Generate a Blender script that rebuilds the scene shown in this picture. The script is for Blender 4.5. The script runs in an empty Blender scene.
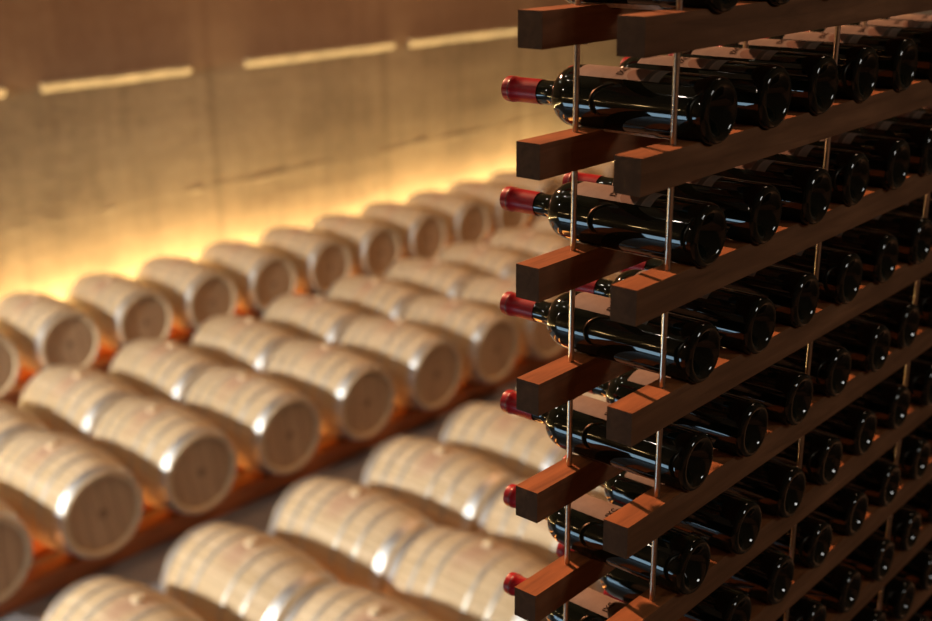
import bpy, bmesh, math, random
from mathutils import Vector, Matrix, noise
random.seed(7)
S = bpy.context.scene
C = S.collection
PI = math.pi
R = math.radians

# ------------------------------------------------------------------ helpers
def link(name, me, mat=None, parent=None):
    o = bpy.data.objects.new(name, me); C.objects.link(o)
    if mat is not None:
        me.materials.append(mat)
    if parent is not None:
        o.parent = parent
    return o

def obj(name, bm, mat=None, parent=None, smooth=True, angle=40):
    me = bpy.data.meshes.new(name)
    bmesh.ops.recalc_face_normals(bm, faces=bm.faces[:])
    if smooth:
        for f in bm.faces: f.smooth = True
        for e in bm.edges:
            if len(e.link_faces) == 2 and e.calc_face_angle(0) > R(angle): e.smooth = False
    bm.to_mesh(me); bm.free()
    return link(name, me, mat, parent)

def empty(name, loc=(0, 0, 0), label=None, cat=None, group=None):
    o = bpy.data.objects.new(name, None); C.objects.link(o)
    o.location = loc; o.empty_display_size = .05
    return tag(o, label, cat, group)

def tag(o, label=None, cat=None, group=None, kind=None):
    if label: o['label'] = label
    if cat: o['category'] = cat
    if group: o['group'] = group
    if kind: o['kind'] = kind
    return o

def copy_tree(o, parent=None):
    c = o.copy(); C.objects.link(c); c.parent = parent
    for ch in list(o.children): copy_tree(ch, c)
    return c

def box_bm(x0, x1, y0, y1, z0, z1, bev=0.0, seg=2, bm=None):
    bm2 = bmesh.new()
    bmesh.ops.create_cube(bm2, size=1)
    for v in bm2.verts:
        v.co = Vector((x0 + (v.co.x + .5) * (x1 - x0), y0 + (v.co.y + .5) * (y1 - y0), z0 + (v.co.z + .5) * (z1 - z0)))
    if bev:
        bmesh.ops.bevel(bm2, geom=bm2.edges[:], offset=bev, segments=seg, profile=.6, affect='EDGES')
    return bm2

def lathe_bm(prof, n=48, axis='Y', close_ends=True):
    """prof: list of (r, h). axis Y: revolve about +Y. Angle measured from +Z toward -X."""
    bm = bmesh.new(); rings = []
    for r, h in prof:
        if r < 1e-6:
            rings.append([bm.verts.new((0, h, 0) if axis == 'Y' else (0, 0, h))])
        else:
            ring = []
            for k in range(n):
                a = 2 * PI * k / n
                ring.append(bm.verts.new((-r * math.sin(a), h, r * math.cos(a)) if axis == 'Y' else (r * math.cos(a), r * math.sin(a), h)))
            rings.append(ring)
    for A, B in zip(rings, rings[1:]):
        for k in range(n):
            k2 = (k + 1) % n
            if len(A) == 1 and len(B) == 1: continue
            if len(A) == 1: bm.faces.new((A[0], B[k], B[k2]))
            elif len(B) == 1: bm.faces.new((A[k], B[0], A[k2]))
            else: bm.faces.new((A[k], B[k], B[k2], A[k2]))
    return bm

# ------------------------------------------------------------------ materials
class M:
    def __init__(s, name):
        s.m = bpy.data.materials.new(name); s.m.use_nodes = True
        s.nt = s.m.node_tree; s.b = s.nt.nodes['Principled BSDF']
    def n(s, t, **kw):
        nd = s.nt.nodes.new(t)
        for k, v in kw.items():
            if hasattr(nd, k) and not k[0].isupper(): setattr(nd, k, v)
        return nd
    def l(s, a, b): s.nt.links.new(a, b)
    def coord(s, scale=(1, 1, 1), kind='Object'):
        t = s.n('ShaderNodeTexCoord'); mp = s.n('ShaderNodeMapping')
        mp.inputs['Scale'].default_value = scale
        s.l(t.outputs[kind], mp.inputs[0]); return mp.outputs[0]
    def noise(s, vec, scale=5, detail=4, rough=.55, dist=0):
        t = s.n('ShaderNodeTexNoise')
        t.inputs['Scale'].default_value = scale; t.inputs['Detail'].default_value = detail
        t.inputs['Roughness'].default_value = rough; t.inputs['Distortion'].default_value = dist
        s.l(vec, t.inputs['Vector']); return t.outputs['Fac']
    def ramp(s, fac, stops):
        r = s.n('ShaderNodeValToRGB'); el = r.color_ramp.elements
        while len(el) < len(stops): el.new(.5)
        for e, (p, c) in zip(el, stops):
            e.position = p; e.color = (*c, 1) if len(c) == 3 else c
        s.l(fac, r.inputs[0]); return r.outputs[0]
    def math(s, op, a, b=None, clamp=False):
        m = s.n('ShaderNodeMath', operation=op); m.use_clamp = clamp
        for i, v in enumerate((a, b)):
            if v is None: continue
            if isinstance(v, (int, float)): m.inputs[i].default_value = v
            else: s.l(v, m.inputs[i])
        return m.outputs[0]
    def mix(s, fac, a, b, blend='MIX'):
        m = s.n('ShaderNodeMix', data_type='RGBA', blend_type=blend)
        for sock, v in ((m.inputs['Factor'], fac), (m.inputs['A'], a), (m.inputs['B'], b)):
            pass
        def setv(idx, v):
            sk = m.inputs[idx]
            if isinstance(v, (int, float)): sk.default_value = v
            elif isinstance(v, tuple): sk.default_value = (*v, 1)
            else: s.l(v, sk)
        setv(0, fac); setv(6, a); setv(7, b)
        return m.outputs[2]
    def sep(s, vec):
        x = s.n('ShaderNodeSeparateXYZ'); s.l(vec, x.inputs[0]); return x.outputs
    def bump(s, h, strength=.3, dist=.01):
        b = s.n('ShaderNodeBump'); b.inputs['Strength'].default_value = strength
        b.inputs['Distance'].default_value = dist
        s.l(h, b.inputs['Height']); s.l(b.outputs[0], s.b.inputs['Normal'])
    def set(s, **kw):
        for k, v in kw.items():
            sk = s.b.inputs[k.replace('_', ' ')]
            if isinstance(v, tuple): sk.default_value = (*v, 1) if len(v) == 3 else v
            elif isinstance(v, (int, float)): sk.default_value = v
            else: s.l(v, sk)
        return s

def rand_shift(m, vec, amt=10):
    """offset texture per object so repeats differ"""
    oi = m.n('ShaderNodeObjectInfo'); a = m.n('ShaderNodeVectorMath', operation='ADD')
    sc = m.n('ShaderNodeVectorMath', operation='SCALE'); cb = m.n('ShaderNodeCombineXYZ')
    for i in range(3): m.l(oi.outputs['Random'], cb.inputs[i])
    m.l(cb.outputs[0], sc.inputs[0]); sc.inputs['Scale'].default_value = amt
    m.l(vec, a.inputs[0]); m.l(sc.outputs[0], a.inputs[1]); return a.outputs[0], oi.outputs['Random']

def mat_rack(name='rack_wood', k=(1, 1, 1)):
    m = M(name)
    v, rnd = rand_shift(m, m.coord((5, 60, 60)))
    g = m.noise(v, 1.0, 6, .6, .6)
    v2 = m.coord((3, 12, 12)); big = m.noise(v2, 2.0, 3)
    col = m.ramp(g, [(.25, (.12, .044, .014)), (.5, (.27, .10, .034)), (.75, (.38, .145, .05))])
    col = m.mix(m.ramp(big, [(.35, (0, 0, 0)), (.75, (1, 1, 1))]), col, (.18, .066, .022))
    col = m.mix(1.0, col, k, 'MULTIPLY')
    m.set(Base_Color=col, Roughness=.65, Specular_IOR_Level=.12)
    m.bump(g, .35, .002); return m.m

def mat_simple(name, col, rough=.5, metal=0.0, nscale=40, var=.25, bumps=0, spec=.5):
    m = M(name); n = m.noise(m.coord(), nscale, 3)
    d = tuple(c * (1 - var) for c in col); u = tuple(min(1, c * (1 + var)) for c in col)
    m.set(Base_Color=m.ramp(n, [(.3, d), (.7, u)]), Roughness=rough, Metallic=metal, Specular_IOR_Level=spec)
    if bumps: m.bump(n, bumps, .003)
    return m.m

def mat_glass():
    m = M('dark_bottle_glass'); n = m.noise(m.coord(), 20, 2)
    m.set(Base_Color=m.ramp(n, [(.3, (.0025, .004, .003)), (.7, (.004, .007, .004))]), Roughness=.045, IOR=1.5, Specular_IOR_Level=.5)
    return m.m

def mat_label():
    # local frame: axis +Y from the base, angle from +Z toward -X; radius r
    m = M('paper_label'); t = m.n('ShaderNodeTexCoord'); x, y, z = m.sep(t.outputs['Object'])
    ang = m.math('ARCTAN2', m.math('MULTIPLY', x, -1), z)      # rad
    s = m.math('MULTIPLY', ang, .0369)
    n = m.noise(m.coord((60, 60, 60)), 1.5, 4)
    base = m.ramp(n, [(.3, (.17, .135, .110)), (.7, (.21, .17, .14))])
    ds = m.math('SUBTRACT', s, .014); dy = m.math('SUBTRACT', y, .098)
    d = m.math('SQRT', m.math('ADD', m.math('MULTIPLY', ds, ds), m.math('MULTIPLY', dy, dy)))
    disc = m.math('LESS_THAN', d, .0135)
    col = m.mix(disc, base, (.135, .075, .052))
    b1 = m.math('MULTIPLY', m.math('LESS_THAN', y, .086), m.math('GREATER_THAN', y, .079))
    col = m.mix(b1, col, (.06, .05, .04))
    b2 = m.math('LESS_THAN', y, .076)
    col = m.mix(b2, col, (.14, .12, .10))
    m.set(Base_Color=col, Roughness=.6, Specular_IOR_Level=.25); return m.m

def mat_oak():
    m = M('barrel_oak'); t = m.n('ShaderNodeTexCoord'); x, y, z = m.sep(t.outputs['Object'])
    ang = m.math('ARCTAN2', x, z)
    k = m.math('MULTIPLY', ang, 30 / (2 * PI))
    cell = m.math('FLOOR', k); fr = m.math('FRACT', k)
    oi = m.n('ShaderNodeObjectInfo')
    wn = m.n('ShaderNodeTexWhiteNoise', noise_dimensions='2D'); cb = m.n('ShaderNodeCombineXYZ')
    m.l(cell, cb.inputs[0]); m.l(m.math('MULTIPLY', oi.outputs['Random'], 50), cb.inputs[1]); m.l(cb.outputs[0], wn.inputs['Vector'])
    stave = m.ramp(wn.outputs['Value'], [(0, (.55, .42, .255)), (.5, (.61, .48, .305)), (1, (.67, .54, .37))])
    gv, _ = rand_shift(m, m.coord((30, 2.5, 30)))
    g = m.noise(gv, 1.2, 4)
    col = m.mix(.35, stave, m.ramp(g, [(.3, (.48, .34, .19)), (.7, (.70, .56, .38))]))
    gap = m.math('LESS_THAN', m.math('ABSOLUTE', m.math('SUBTRACT', fr, .5)), .475)
    col = m.mix(m.math('SUBTRACT', 1, gap), col, (.28, .18, .09))
    # wine stain around the bung on top
    cbv = m.n('ShaderNodeVectorMath', operation='SUBTRACT'); m.l(t.outputs['Object'], cbv.inputs[0]); cbv.inputs[1].default_value = (-.05, 0, .33)
    sc = m.n('ShaderNodeVectorMath', operation='MULTIPLY'); m.l(cbv.outputs[0], sc.inputs[0]); sc.inputs[1].default_value = (.75, 1.35, .6)
    ln = m.n('ShaderNodeVectorMath', operation='LENGTH'); m.l(sc.outputs[0], ln.inputs[0])
    sv, _ = rand_shift(m, m.coord((1, 1, 1)), 20)
    sn = m.noise(sv, 9, 3)
    st = m.math('SUBTRACT', m.math('ADD', m.math('MULTIPLY', sn, .22), .06), ln.outputs['Value'])
    st = m.math('MULTIPLY', st, 4, True)
    col = m.mix(m.math('MULTIPLY', st, .85), col, (.36, .15, .12))
    m.set(Base_Color=col, Roughness=.62, Specular_IOR_Level=.3)
    return m.m

def mat_head():
    m = M('barrel_head_oak'); t = m.n('ShaderNodeTexCoord'); x, y, z = m.sep(t.outputs['Object'])
    k = m.math('MULTIPLY', x, 9.5); cell = m.math('FLOOR', k); fr = m.math('FRACT', k)
    oi = m.n('ShaderNodeObjectInfo'); wn = m.n('ShaderNodeTexWhiteNoise', noise_dimensions='2D'); cb = m.n('ShaderNodeCombineXYZ')
    m.l(cell, cb.inputs[0]); m.l(m.math('MULTIPLY', oi.outputs['Random'], 40), cb.inputs[1]); m.l(cb.outputs[0], wn.inputs['Vector'])
    col = m.ramp(wn.outputs['Value'], [(0, (.46, .31, .185)), (1, (.56, .39, .24))])
    gv, _ = rand_shift(m, m.coord((25, 25, 2))); g = m.noise(gv, 1.5, 4)
    col = m.mix(.4, col, m.ramp(g, [(.3, (.32, .21, .12)), (.7, (.58, .42, .26))]))
    col = m.mix(m.math('LESS_THAN', fr, .035), col, (.14, .08, .04))
    # burnt cooper's stamp in the middle
    ln = m.n('ShaderNodeVectorMath', operation='LENGTH'); cv = m.n('ShaderNodeCombineXYZ'); m.l(x, cv.inputs[0]); m.l(z, cv.inputs[2]); m.l(cv.outputs[0], ln.inputs[0])
    sn = m.noise(m.coord((30, 30, 30)), 1.3, 2)
    stp = m.math('MULTIPLY', m.math('SUBTRACT', m.math('ADD', .015, m.math('MULTIPLY', sn, .06)), ln.outputs['Value']), 22, True)
    col = m.mix(m.math('MULTIPLY', stp, .8), col, (.10, .06, .035))
    m.set(Base_Color=col, Roughness=.7, Specular_IOR_Level=.2); return m.m

def mat_rail():
    m = M('rail_wood'); v, _ = rand_shift(m, m.coord((1.5, 18, 18))); g = m.noise(v, 2, 5, .6, .4)
    m.set(Base_Color=m.ramp(g, [(.3, (.28, .085, .025)), (.7, (.50, .17, .055))]), Roughness=.5); return m.m

def mat_wall():
    m = M('board_marked_concrete'); co = m.coord(); x, y, z = m.sep(co)
    a = m.noise(co, .55, 5, .6, .3); b = m.noise(m.coord((5, 1, .35)), 1.6, 4, .6); c = m.noise(co, 9, 5)
    d = m.noise(m.coord((.25, 1, 3)), 1.4, 4)
    col = m.ramp(a, [(.36, (.11, .075, .047)), (.5, (.26, .195, .122)), (.64, (.40, .31, .20))])
    col = m.mix(.35, col, m.ramp(b, [(.3, (.13, .095, .06)), (.7, (.40, .31, .20))]))
    col = m.mix(.3, col, m.ramp(d, [(.3, (.14, .09, .055)), (.7, (.36, .28, .18))]))
    col = m.mix(.2, col, m.ramp(c, [(.3, (.14, .11, .08)), (.7, (.38, .31, .22))]))
    # formwork joints: vertical seams, groove shadow painted into the colour, every 5.2 m
    sx = m.math('ABSOLUTE', m.math('SUBTRACT', m.math('FRACT', m.math('ADD', m.math('MULTIPLY', x, 1 / 2.6), .55)), .5))
    seam = m.math('MULTIPLY', m.math('SUBTRACT', .04, sx), 18, True)
    col = m.mix(m.math('MULTIPLY', seam, .55), col, (.13, .09, .055))
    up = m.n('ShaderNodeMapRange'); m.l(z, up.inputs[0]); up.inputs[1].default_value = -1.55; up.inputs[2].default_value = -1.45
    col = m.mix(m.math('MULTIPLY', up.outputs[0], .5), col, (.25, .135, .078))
    m.set(Base_Color=col, Roughness=.8, Specular_IOR_Level=.2)
    m.bump(m.math('ADD', m.math('MULTIPLY', b, .6), c), .35, .02); return m.m

def mat_floor():
    m = M('grey_concrete_floor'); co = m.coord(); a = m.noise(co, 1.2, 5); c = m.noise(co, 14, 4)
    col = m.mix(.35, m.ramp(a, [(.3, (.17, .175, .19)), (.7, (.26, .265, .285))]), m.ramp(c, [(.3, (.15, .15, .165)), (.7, (.28, .28, .30))]))
    m.set(Base_Color=col, Roughness=.45); m.bump(c, .1, .005); return m.m

def mat_emit(name, col, strength):
    m = M(name); n = m.noise(m.coord(), 8, 2)
    c = m.ramp(n, [(.2, tuple(v * .95 for v in col)), (.8, col)])
    m.set(Base_Color=col, Emission_Color=c, Emission_Strength=strength); return m.m

RACK = mat_rack(); RACKSIDE = mat_rack('rack_wood_shaded_side', (.68, .86, 1.15)); RACKEND = mat_rack('rack_wood_shaded_end_grain', (.32, .40, .52)); GLASS = mat_glass(); LABEL = mat_label()  # side tint holds the beams' shade; end tint is end grain plus shade
CAPS = mat_simple('red_capsule', (.30, .003, .010), .34, 0, 60, .15, 0, .22)
CAPS2 = mat_simple('red_capsule_band', (.15, .003, .007), .35, 0, 60, .15)
BACKL = mat_simple('back_label_paper', (.55, .46, .36), .6, 0, 300, .3)
INK = mat_simple('label_ink', (.02, .010, .007), .9, 0, 60, .2, 0, .05)
STEEL = mat_simple('rod_steel', (.55, .47, .38), .3, 1, 200, .15)
HOOP = mat_simple('hoop_steel', (.62, .63, .65), .5, 1, 30, .12)
HOOPD = mat_simple('hoop_weathered', (.50, .46, .40), .55, .6, 30, .2)
OAK = mat_oak(); HEAD = mat_head(); RAIL = mat_rail(); WALL = mat_wall(); FLOOR = mat_floor()
CHIME = mat_simple('chime_oak', (.62, .48, .30), .65, 0, 30, .15)
BUNG = mat_simple('bung_wood', (.78, .62, .40), .6, 0, 40, .2)
PLASTER = mat_simple('dark_plaster', (.10, .075, .055), .85, 0, 3, .3)
LEDGE = mat_simple('ledge_concrete', (.30, .23, .15), .75, 0, 6, .25)

# ------------------------------------------------------------------ camera (50 mm-like lens, looking down from the upper level)
fw = Vector((0.70829205, 0.63020005, -0.31807273)); rt = Vector((0.66202361, -0.74940805, -0.01059799)); up = Vector((0.24504512, 0.20306518, 0.94800708))
cd = bpy.data.cameras.new('camera'); cam = bpy.data.objects.new('camera', cd); C.objects.link(cam)
mw = Matrix.Identity(4)
for i in range(3): mw[i][0] = rt[i]; mw[i][1] = up[i]; mw[i][2] = -fw[i]
cam.matrix_world = mw
FPX = 1174.23
cd.sensor_width = 36; cd.lens = FPX / 932 * 36; cd.clip_start = .05; cd.clip_end = 100
cd.dof.use_dof = True; cd.dof.focus_distance = 1.38; cd.dof.aperture_fstop = 3.4; cd.dof.aperture_blades = 0
S.camera = cam
def px(p):
    p = Vector(p); d = p.dot(fw)
    return (466 + FPX * p.dot(rt) / d, 310.5 - FPX * p.dot(up) / d, d)

# ------------------------------------------------------------------ setting
FZ = -4.02; WY = 10.45; CEIL = 6.5
X0, X1, Y0 = -7.0, 17.0, -2.6
tag(obj('floor', box_bm(X0, X1, Y0, WY, FZ - .2, FZ), FLOOR, smooth=False), 'grey concrete cellar floor under the barrel rows', 'floor', kind='structure')
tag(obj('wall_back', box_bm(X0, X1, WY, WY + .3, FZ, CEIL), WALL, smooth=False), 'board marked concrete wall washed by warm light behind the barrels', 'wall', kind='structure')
tag(obj('wall_left', box_bm(X0 - .3, X0, Y0, WY, FZ, CEIL), PLASTER, smooth=False), 'dark plastered side wall', 'wall', kind='structure')
tag(obj('wall_right', box_bm(X1, X1 + .3, Y0, WY, FZ, CEIL), PLASTER, smooth=False), 'dark plastered end wall', 'wall', kind='structure')
tag(obj('wall_front', box_bm(X0, X1, Y0 - .3, Y0, FZ, CEIL), PLASTER, smooth=False), 'dark plastered wall behind the rack', 'wall', kind='structure')
tag(obj('ceiling', box_bm(X0, X1, Y0, WY, CEIL, CEIL + .2), PLASTER, smooth=False), 'dark cellar ceiling', 'ceiling', kind='structure')

# concrete ledge pieces on the wall whose splayed undersides catch the strip light
def ledge_bm(x0, x1, z, h, dep, wav=.0, n=1):
    bm = bmesh.new(); prev = None
    for i in range(n + 1):
        x = x0 + (x1 - x0) * i / n
        w = wav * noise.noise(Vector((x * 2.1, z, 3))); w2 = wav * noise.noise(Vector((x * 5.3, z, 9)))
        zz = z + w * .8
        ring = [bm.verts.new(c) for c in ((x, WY + .01, zz - h), (x, WY - dep - w2 * .5, zz), (x, WY - dep - w2 * .5, zz + h * .25), (x, WY + .01, zz + h * .3))]
        if prev:
            for k in range(4): bm.faces.new((prev[k], ring[k], ring[(k + 1) % 4], prev[(k + 1) % 4]))
        else: bm.faces.new(ring)
        prev = ring
    bm.faces.new(prev[::-1]); return bm
k = 0
for (xa, xb) in ((-6.5, 1.6), (2.0, 5.35), (5.72, 7.42), (8.15, 10.45), (10.72, 12.9), (13.2, 16.8)):
    k += 1
    tag(obj('trim_%d' % k, ledge_bm(xa, xb, -1.47, .085, .07, .01, 24), LEDGE, smooth=False), 'narrow concrete ledge catching the strip light high on the wall', 'ledge', kind='structure')
tag(obj('trim_%d' % (k + 1), ledge_bm(X0, X1, -2.78, .035, .003, .035, 160), WALL, smooth=False), 'uneven pour line across the concrete wall above the barrels', 'ledge', kind='structure')

# ------------------------------------------------------------------ barrels
BL, RE, RB = .955, .281, .345
def brad(t):                     # t from -1..1 along the length
    return RE + (RB - RE) * (1 - abs(t) ** 2.1)
def make_barrel():
    root = empty('oak_barrel')
    H = BL / 2; N = 56
    prof = [(RE - .045, -H + .045), (RE - .022, -H), (RE, -H)]
    for i in range(1, 24): t = -1 + 2 * i / 24; prof.append((brad(t), t * H))
    prof += [(RE, H), (RE - .022, H), (RE - .045, H - .045)]
    obj('staves', lathe_bm(prof, N), OAK, root)
    for sgn in (-1, 1):
        y = sgn * (H - .035)
        obj('barrel_head', lathe_bm([(0, y + sgn * .012), (RE - .034, y + sgn * .012), (RE - .034, y - sgn * .012), (0, y - sgn * .012)], N), HEAD, root)
        ch = obj('chime', lathe_bm([(RE - .034, sgn * (H - .02)), (RE - .024, sgn * (H + .001)), (RE - .001, sgn * (H + .001)), (RE - .001, sgn * (H - .012)), (RE - .034, sgn * (H - .02))], N), CHIME, root)
    def hoop(yc, w, mat, th=.004):
        pr = []
        for a in (yc - w / 2, yc, yc + w / 2): pr.append((brad(a / H) + th, a))
        y0, y1 = yc - w / 2, yc + w / 2
        pr = [(brad(y0 / H) - .004, y0)] + pr + [(brad(y1 / H) - .004, y1)]
        return obj('hoop', lathe_bm(pr, N), mat, root)
    for sgn in (-1, 1):
        hoop(sgn * (H - .045), .058, HOOP, .005)
        hoop(sgn * .265, 0.028, HOOPD, .004)
        hoop(sgn * .125, 0.026, HOOPD, .004)
    b = obj('bung', lathe_bm([(0, .032), (.026, .032), (.030, .028), (.031, .0), (.031, -.02), (0, -.02)], 20, 'Z'), BUNG, root)
    b.location = (0, 0, RB - .006)
    return root

proto = make_barrel()
BZ = -3.54
ORD = ['', 'first', 'second', 'third', 'fourth', 'fifth', 'sixth', 'seventh', 'eighth', 'ninth', 'tenth', 'eleventh', 'twelfth', 'thirteenth', 'fourteenth', 'fifteenth', 'sixteenth']
def rng(x0, sp, y, lo):
    out = []
    for n in range(-3, 12):
        x = x0 + n * sp
        pts = [px((x + sx * .3, y + sy * .45, BZ + sz * .3)) for sx in (-1, 1) for sy in (-1, 1) for sz in (-1, 1)]
        mx = max(p[0] for p in pts); mn = min(p[0] for p in pts); my = min(p[1] for p in pts)
        if mx > lo and mn < 655 and my < 610: out.append(x)
    return out
rows = [
    (3.411, .77, 6.0916 + BL / 2, 'oak barrel in the middle block, nearer the aisle', 'barrels of the middle block beside the aisle'),
    (3.411, .77, 6.0916 + BL * 1.5 + .018, 'oak barrel in the middle block, farther from the aisle', 'barrels of the middle block away from the aisle'),
    (4.955, .77, 9.058 + BL / 2, 'oak barrel in the single row by the glowing wall', 'barrels along the glowing wall'),
    (2.66, .757, 5.075 - BL / 2, 'pale oak barrel in the front block, along the aisle edge', 'barrels of the front block beside the aisle'),
    (2.66, .757, 5.075 - BL * 1.5 - .018, 'pale oak barrel in the front block, closest to the camera', 'barrels of the front block nearest the camera'),
]
first = True
for (x0, sp, yc, lab, grp) in rows:
    for i, x in enumerate(rng(x0, sp, yc, 2)):
        o = proto if first else copy_tree(proto)
        first = False
        o.location = (x + random.uniform(-.012, .012), yc + random.uniform(-.006, .006), BZ)
        roll = R(random.uniform(-9, 9))
        o.rotation_euler = (0, roll, R(random.uniform(-.4, .4)))
        tag(o, '%s, %s from the left' % (lab, ORD[i + 1]), 'barrel', grp)
# timber rails carrying the barrels
def rails(yc, block, xa, xb):
    for sgn, w in ((-1, 'near'), (1, 'far')):
        y = yc + sgn * .23
        r = brad(.23 / (BL / 2))
        zt = BZ - .3410
        o = obj('barrel_rail', box_bm(xa, xb, y - .075, y + .075, FZ, zt, .008), RAIL)
        tag(o, 'red-brown timber rail under %s, %s side' % (block, 'aisle-facing' if sgn < 0 else 'wall-facing'), 'timber rail', 'timber rails under the barrels')
rails(rows[0][2], 'the aisle-side barrels of the middle block', 0.2, 12)
rails(rows[1][2], 'the inner barrels of the middle block', 0.2, 12)
rails(rows[2][2], 'the wall row of barrels', 2.2, 14)
rails(rows[3][2], 'the aisle-side barrels of the front block', .5, 9)
rails(rows[4][2], 'the nearest barrels of the front block', .5, 9)

# LED strip on the floor between the wall row and the wall
led = obj('led_strip', box_bm(-6.5, 16.5, 10.22, 10.25, FZ, FZ + .06, .005), mat_emit('warm_led', (1, .62, .2), 12))
tag(led, 'warm light strip on the floor behind the wall row of barrels', 'light strip')

# ------------------------------------------------------------------ wine rack
XE, YF, YR, BW, BH, Z1, DZ, XR, SP = .9802, .6365, .7638, .0325, .0393, -.0926, .13795, 1.0651, .3789
NB = 9; NR = 10; XEND = 2.36
PITCH = SP / 3; XB0 = XE + .1365; BR = .0365; SINK = .0055
rack = empty('wine_rack', (XE, YF, Z1 - DZ * (NR - 1) - BH), 'wooden beam and steel rod rack full of wine bottles', 'wine rack')
off = Vector(rack.location)
def beam_bm(x0, seed, chip=False):
    rnd = random.Random(seed); bm = bmesh.new(); top = [(x0, 0)]
    half = math.sqrt((BR + .0016) ** 2 - (BR - SINK) ** 2)
    for k in range(NB + 1):
        xc = XB0 + PITCH * k
        if xc + half > XEND: break
        for j in range(9):
            u = -half + 2 * half * j / 8
            z = (BR - SINK) - math.sqrt(max(0, (BR + .0016) ** 2 - u * u))
            top.append((xc + u, min(0, z)))
    top.append((XEND, 0))
    rings = []
    for y in (0, BW):
        rings.append([bm.verts.new((x, y, z)) for x, z in top] + [bm.verts.new((XEND, y, -BH)), bm.verts.new((x0, y, -BH))])
    n = len(rings[0])
    f0 = bm.faces.new(rings[0]); f1 = bm.faces.new(rings[1][::-1])
    for k in range(n): bm.faces.new((rings[0][k], rings[1][k], rings[1][(k + 1) % n], rings[0][(k + 1) % n]))
    ed = [e for e in bm.edges if e.calc_face_angle(0) > R(60)]
    bmesh.ops.bevel(bm, geom=ed, offset=.0011, segments=1, affect='EDGES')
    bmesh.ops.triangulate(bm, faces=[f for f in bm.faces if len(f.verts) > 4])
    return bm
for side, y in (('front', YF), ('back', YR)):
    for i in range(NR):
        z = Z1 - DZ * i
        dx = random.uniform(-.0015, .0015)
        o = obj('beam', beam_bm(XE + dx, i), RACK, rack, angle=25)
        o.data.materials.append(RACKSIDE); o.data.materials.append(RACKEND)
        for p in o.data.polygons:
            nx, ny, nz = (abs(c) for c in p.normal)
            p.material_index = 2 if nx > .9 else (1 if ny > .6 else 0)
        o.location = Vector((0, y, z)) - off
    zb = Z1 - DZ * (NR - 1) - BH - .02
    for k in range(4):
        x = XR + SP * k
        if x > XEND: break
        rod = obj('rod', lathe_bm([(0, 0), (.0034, 0), (.0034, .35 - zb), (0, .35 - zb)], 14, 'Z'), STEEL, rack)
        rod.location = Vector((x, y + BW / 2, zb)) - off
        for i in range(NR):
            z = Z1 - DZ * i
            w = obj('washer', lathe_bm([(.003, 0), (.0125, 0), (.0125, .0016), (.003, .0016)], 20, 'Z'), STEEL, rod)
            w.location = (0, 0, z - BH - .0017 - zb)
# upper level slab that carries the rack
SLZ = Z1 - DZ * (NR - 1) - BH - .02
tag(obj('floor_upper', box_bm(-1.5, 4.5, Y0, YR + BW + .03, SLZ - .22, SLZ), PLASTER, smooth=False), 'edge of the upper floor slab carrying the rack', 'floor', kind='structure')

# ------------------------------------------------------------------ bottles
def cyl_patch(r, y0, y1, a0, a1, na=40, ny=4):
    bm = bmesh.new(); g = []
    for j in range(ny + 1):
        y = y0 + (y1 - y0) * j / ny
        g.append([bm.verts.new((-r * math.sin(a0 + (a1 - a0) * k / na), y, r * math.cos(a0 + (a1 - a0) * k / na))) for k in range(na + 1)])
    for j in range(ny):
        for k in range(na): bm.faces.new((g[j][k], g[j + 1][k], g[j + 1][k + 1], g[j][k + 1]))
    return bm
def text_patch(txt, size, r, yc, ac):
    cu = bpy.data.curves.new('t', 'FONT'); cu.body = txt; cu.size = size; cu.align_x = 'CENTER'; cu.align_y = 'CENTER'
    cu.resolution_u = 3; cu.offset = .0003
    o = bpy.data.objects.new('t', cu); C.objects.link(o)
    bpy.context.view_layer.update()
    me = bpy.data.meshes.new_from_object(o.evaluated_get(bpy.context.evaluated_depsgraph_get()))
    bpy.data.objects.remove(o); bpy.data.curves.remove(cu)
    for v in me.vertices:
        a = ac - v.co.x / r
        v.co = Vector((-r * math.sin(a), yc + v.co.y, r * math.cos(a)))
    me.name = 'label_text'; return me
def make_bottle():
    root = empty('wine_bottle')
    prof = [(0, .030), (.006, .029), (.013, .022), (.020, .009), (.0255, .0025), (.0295, 0), (.0325, .0008), (.0352, .0035), (.0363, .0075), (BR, .012)]
    prof += [(BR, y) for y in (.05, .1, .15, .182)]
    for i in range(1, 13):
        t = i / 12; a = t * PI / 2
        # bordeaux shoulder: quarter ellipse then a concave fillet into the neck
        prof.append((.0165 + (BR - .0165) * math.cos(a) ** .95 if t < 1 else .0165, .182 + .031 * math.sin(a)))
    prof += [(.0150, .218), (.0142, .228), (.0138, .245), (.0136, .285), (.0136, .2925), (0, .2925)]
    obj('bottle_glass', lathe_bm(prof, 56), GLASS, root, angle=60)
    cp = [(.0146, .2415), (.0149, .2415), (.01475, .262), (.01465, .279), (.0152, .280), (.0156, .2825), (.0156, .2905), (.0149, .294), (.0135, .295), (0, .295)]
    cap = obj('capsule', lathe_bm(cp, 36), CAPS, root)
    obj('capsule_band', lathe_bm([(.01565, .2830), (.0159, .2835), (.0159, .2850), (.01565, .2855)], 36), CAPS2, cap)
    lab = obj('front_label', cyl_patch(BR + .0003, .066, .178, R(-88), R(41)), LABEL, root)
    link('label_text', text_patch('IXC', .0115, BR + .0007, .121, R(17)), INK, lab)
    obj('back_label', cyl_patch(BR + .0003, .072, .178, R(146), R(236)), BACKL, root)
    return root
bot = make_bottle(); first = True
rown = ['top shelf', 'second shelf down', 'third shelf down', 'fourth shelf down', 'fifth shelf down', 'sixth shelf down', 'seventh shelf down', 'eighth shelf down', 'ninth shelf down', 'tenth shelf down']
rnd = random.Random(11)
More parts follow.
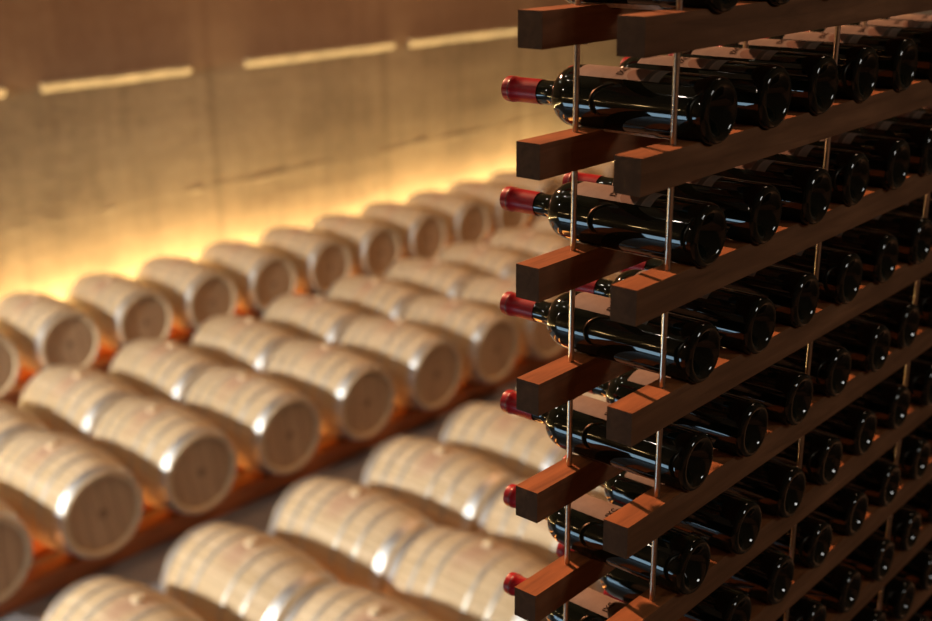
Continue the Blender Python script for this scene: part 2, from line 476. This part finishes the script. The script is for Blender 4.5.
for i in range(NR):
    z = Z1 - DZ * i + BR - SINK
    for k in range(NB):
        x = XB0 + PITCH * k
        jy = rnd.uniform(-.004, .004); ja = rnd.uniform(-5, 5); jr = rnd.uniform(-.25, .25)
        p = px((x, YF, z)); pt = px((x, YF + .25, z))
        if p[1] > 690 or p[0] > 1010: continue
        o = bot if first else copy_tree(bot)
        first = False
        o.location = (x, YF - .0115 + jy, z + .0003)
        o.rotation_euler = (0, R(ja), R(jr))
        tag(o, 'dark red-capped wine bottle on the %s, %s from the open rack end' % (rown[i], ORD[k + 1]), 'bottle', 'wine bottles on the ' + rown[i])

# ------------------------------------------------------------------ lights
def light(name, kind, loc, energy, col, target=None, **kw):
    d = bpy.data.lights.new(name, kind); d.energy = energy; d.color = col
    for k_, v in kw.items(): setattr(d, k_, v)
    o = bpy.data.objects.new(name, d); C.objects.link(o); o.location = loc
    if target is not None:
        o.rotation_euler = (Vector(target) - Vector(loc)).to_track_quat('-Z', 'Y').to_euler()
    return o
WARM = (1, .86, .69)
# strip light washing the wall
light('led_wash', 'AREA', (5, 10.3, FZ + .12), 1150, (1, .76, .37), target=(5, 10.42, -3.0), shape='RECTANGLE', size=23, size_y=.06)
# added orange fill from high right, for barrel crests and bounce into their shade
for (x, y, e) in ((10.5, 5.0, 620), (14.0, 6.0, 700)):
    light('orange_fill', 'SPOT', (x, y, 5.9), e, (1, .42, .13), target=(x - 4.5, y + .6, -4), spot_size=R(120), spot_blend=.6, shadow_soft_size=.25)
for (x, y, e) in ((2.6, 7.2, 22), (4.4, 7.6, 22), (6.4, 8.0, 26), (8.6, 8.4, 26), (11.0, 8.6, 26)):
    light('wall_fill', 'SPOT', (x, y, 2.4), e * 1.7, (1, .78, .55), target=(x, y + 3, -.6), spot_size=R(80), spot_blend=.8, shadow_soft_size=.25)  # added fill that lifts the wall above the strip glow
light('head_fill', 'AREA', (8, 1.6, 5.9), 230, (1, .66, .42), target=(6.5, 5.2, -4), shape='RECTANGLE', size=4, size_y=2.5)  # added warm fill from above, mainly for the barrel heads

# accent spot on the rack
light('rack_spot', 'SPOT', (2.45, 5.9, 2.3), 3600, (1, .46, .24), target=(1.45, .7, -.55), spot_size=R(36), spot_blend=.5, shadow_soft_size=.05)
# added orange fill under the barrels, standing in for bounce off the timber
for (yc, e) in ((rows[0][2], 30), (rows[1][2], 40), (rows[2][2], 30), (rows[3][2], 60), (rows[4][2], 60)):
    light('bounce_fill', 'AREA', (6, yc, FZ + .03), e, (1, .34, .06), target=(6, yc, 0), shape='RECTANGLE', size=12, size_y=.12)
# main hall lamp at the left end, raking over the barrels
light('hall_key', 'SPOT', (-5.0, 7.6, .55), 5000, (1, .95, .85), target=(6, 5.5, -3.6), spot_size=R(58), spot_blend=.35, shadow_soft_size=.3)
# daylight opening low on the left
light('window_daylight', 'AREA', (-4.4, 4.8, -3.0), 75, (.50, .78, 1), target=(2, 3.5, -2.2), shape='RECTANGLE', size=2.8, size_y=1.3)
# small bulbs strung along the hall; they sparkle in the bottle glass
for (x, y, z) in ((-3.4, 4.2, 4.2), (-1.2, 5.2, 4.6), (1.2, 6.4, 4.8), (-4.6, 2.6, 2.6), (-2.4, 4.9, 1.7), (.3, 7.2, 3.0)):
    light('hall_bulb', 'POINT', (x, y, z), 45, (1, .86, .68), shadow_soft_size=.07)
for q in range(7):
    light('streak_point', 'POINT', (-6.4 + .05 * q, 4.9 + .5 * q, -.25 - .06 * q), 9, (1, .66, .28), shadow_soft_size=.05)  # added points of light that draw a dotted gold streak on the bottles
# weak grey room light behind the camera
light('room_fill', 'SPOT', (2.3, -2.3, 1.0), 60, (.98, .97, .92), target=(1.9, .6, -.75), spot_size=R(50), spot_blend=.5, shadow_soft_size=.3)

w = bpy.data.worlds.new('world'); S.world = w; w.use_nodes = True
bgn = w.node_tree.nodes['Background']; bgn.inputs[0].default_value = (.9, .75, .6, 1); bgn.inputs[1].default_value = .02
S.view_settings.view_transform = 'Standard'
S.view_settings.look = 'None'
S.cycles.use_denoising = True
S.cycles.max_bounces = 8; S.cycles.diffuse_bounces = 5; S.cycles.glossy_bounces = 3
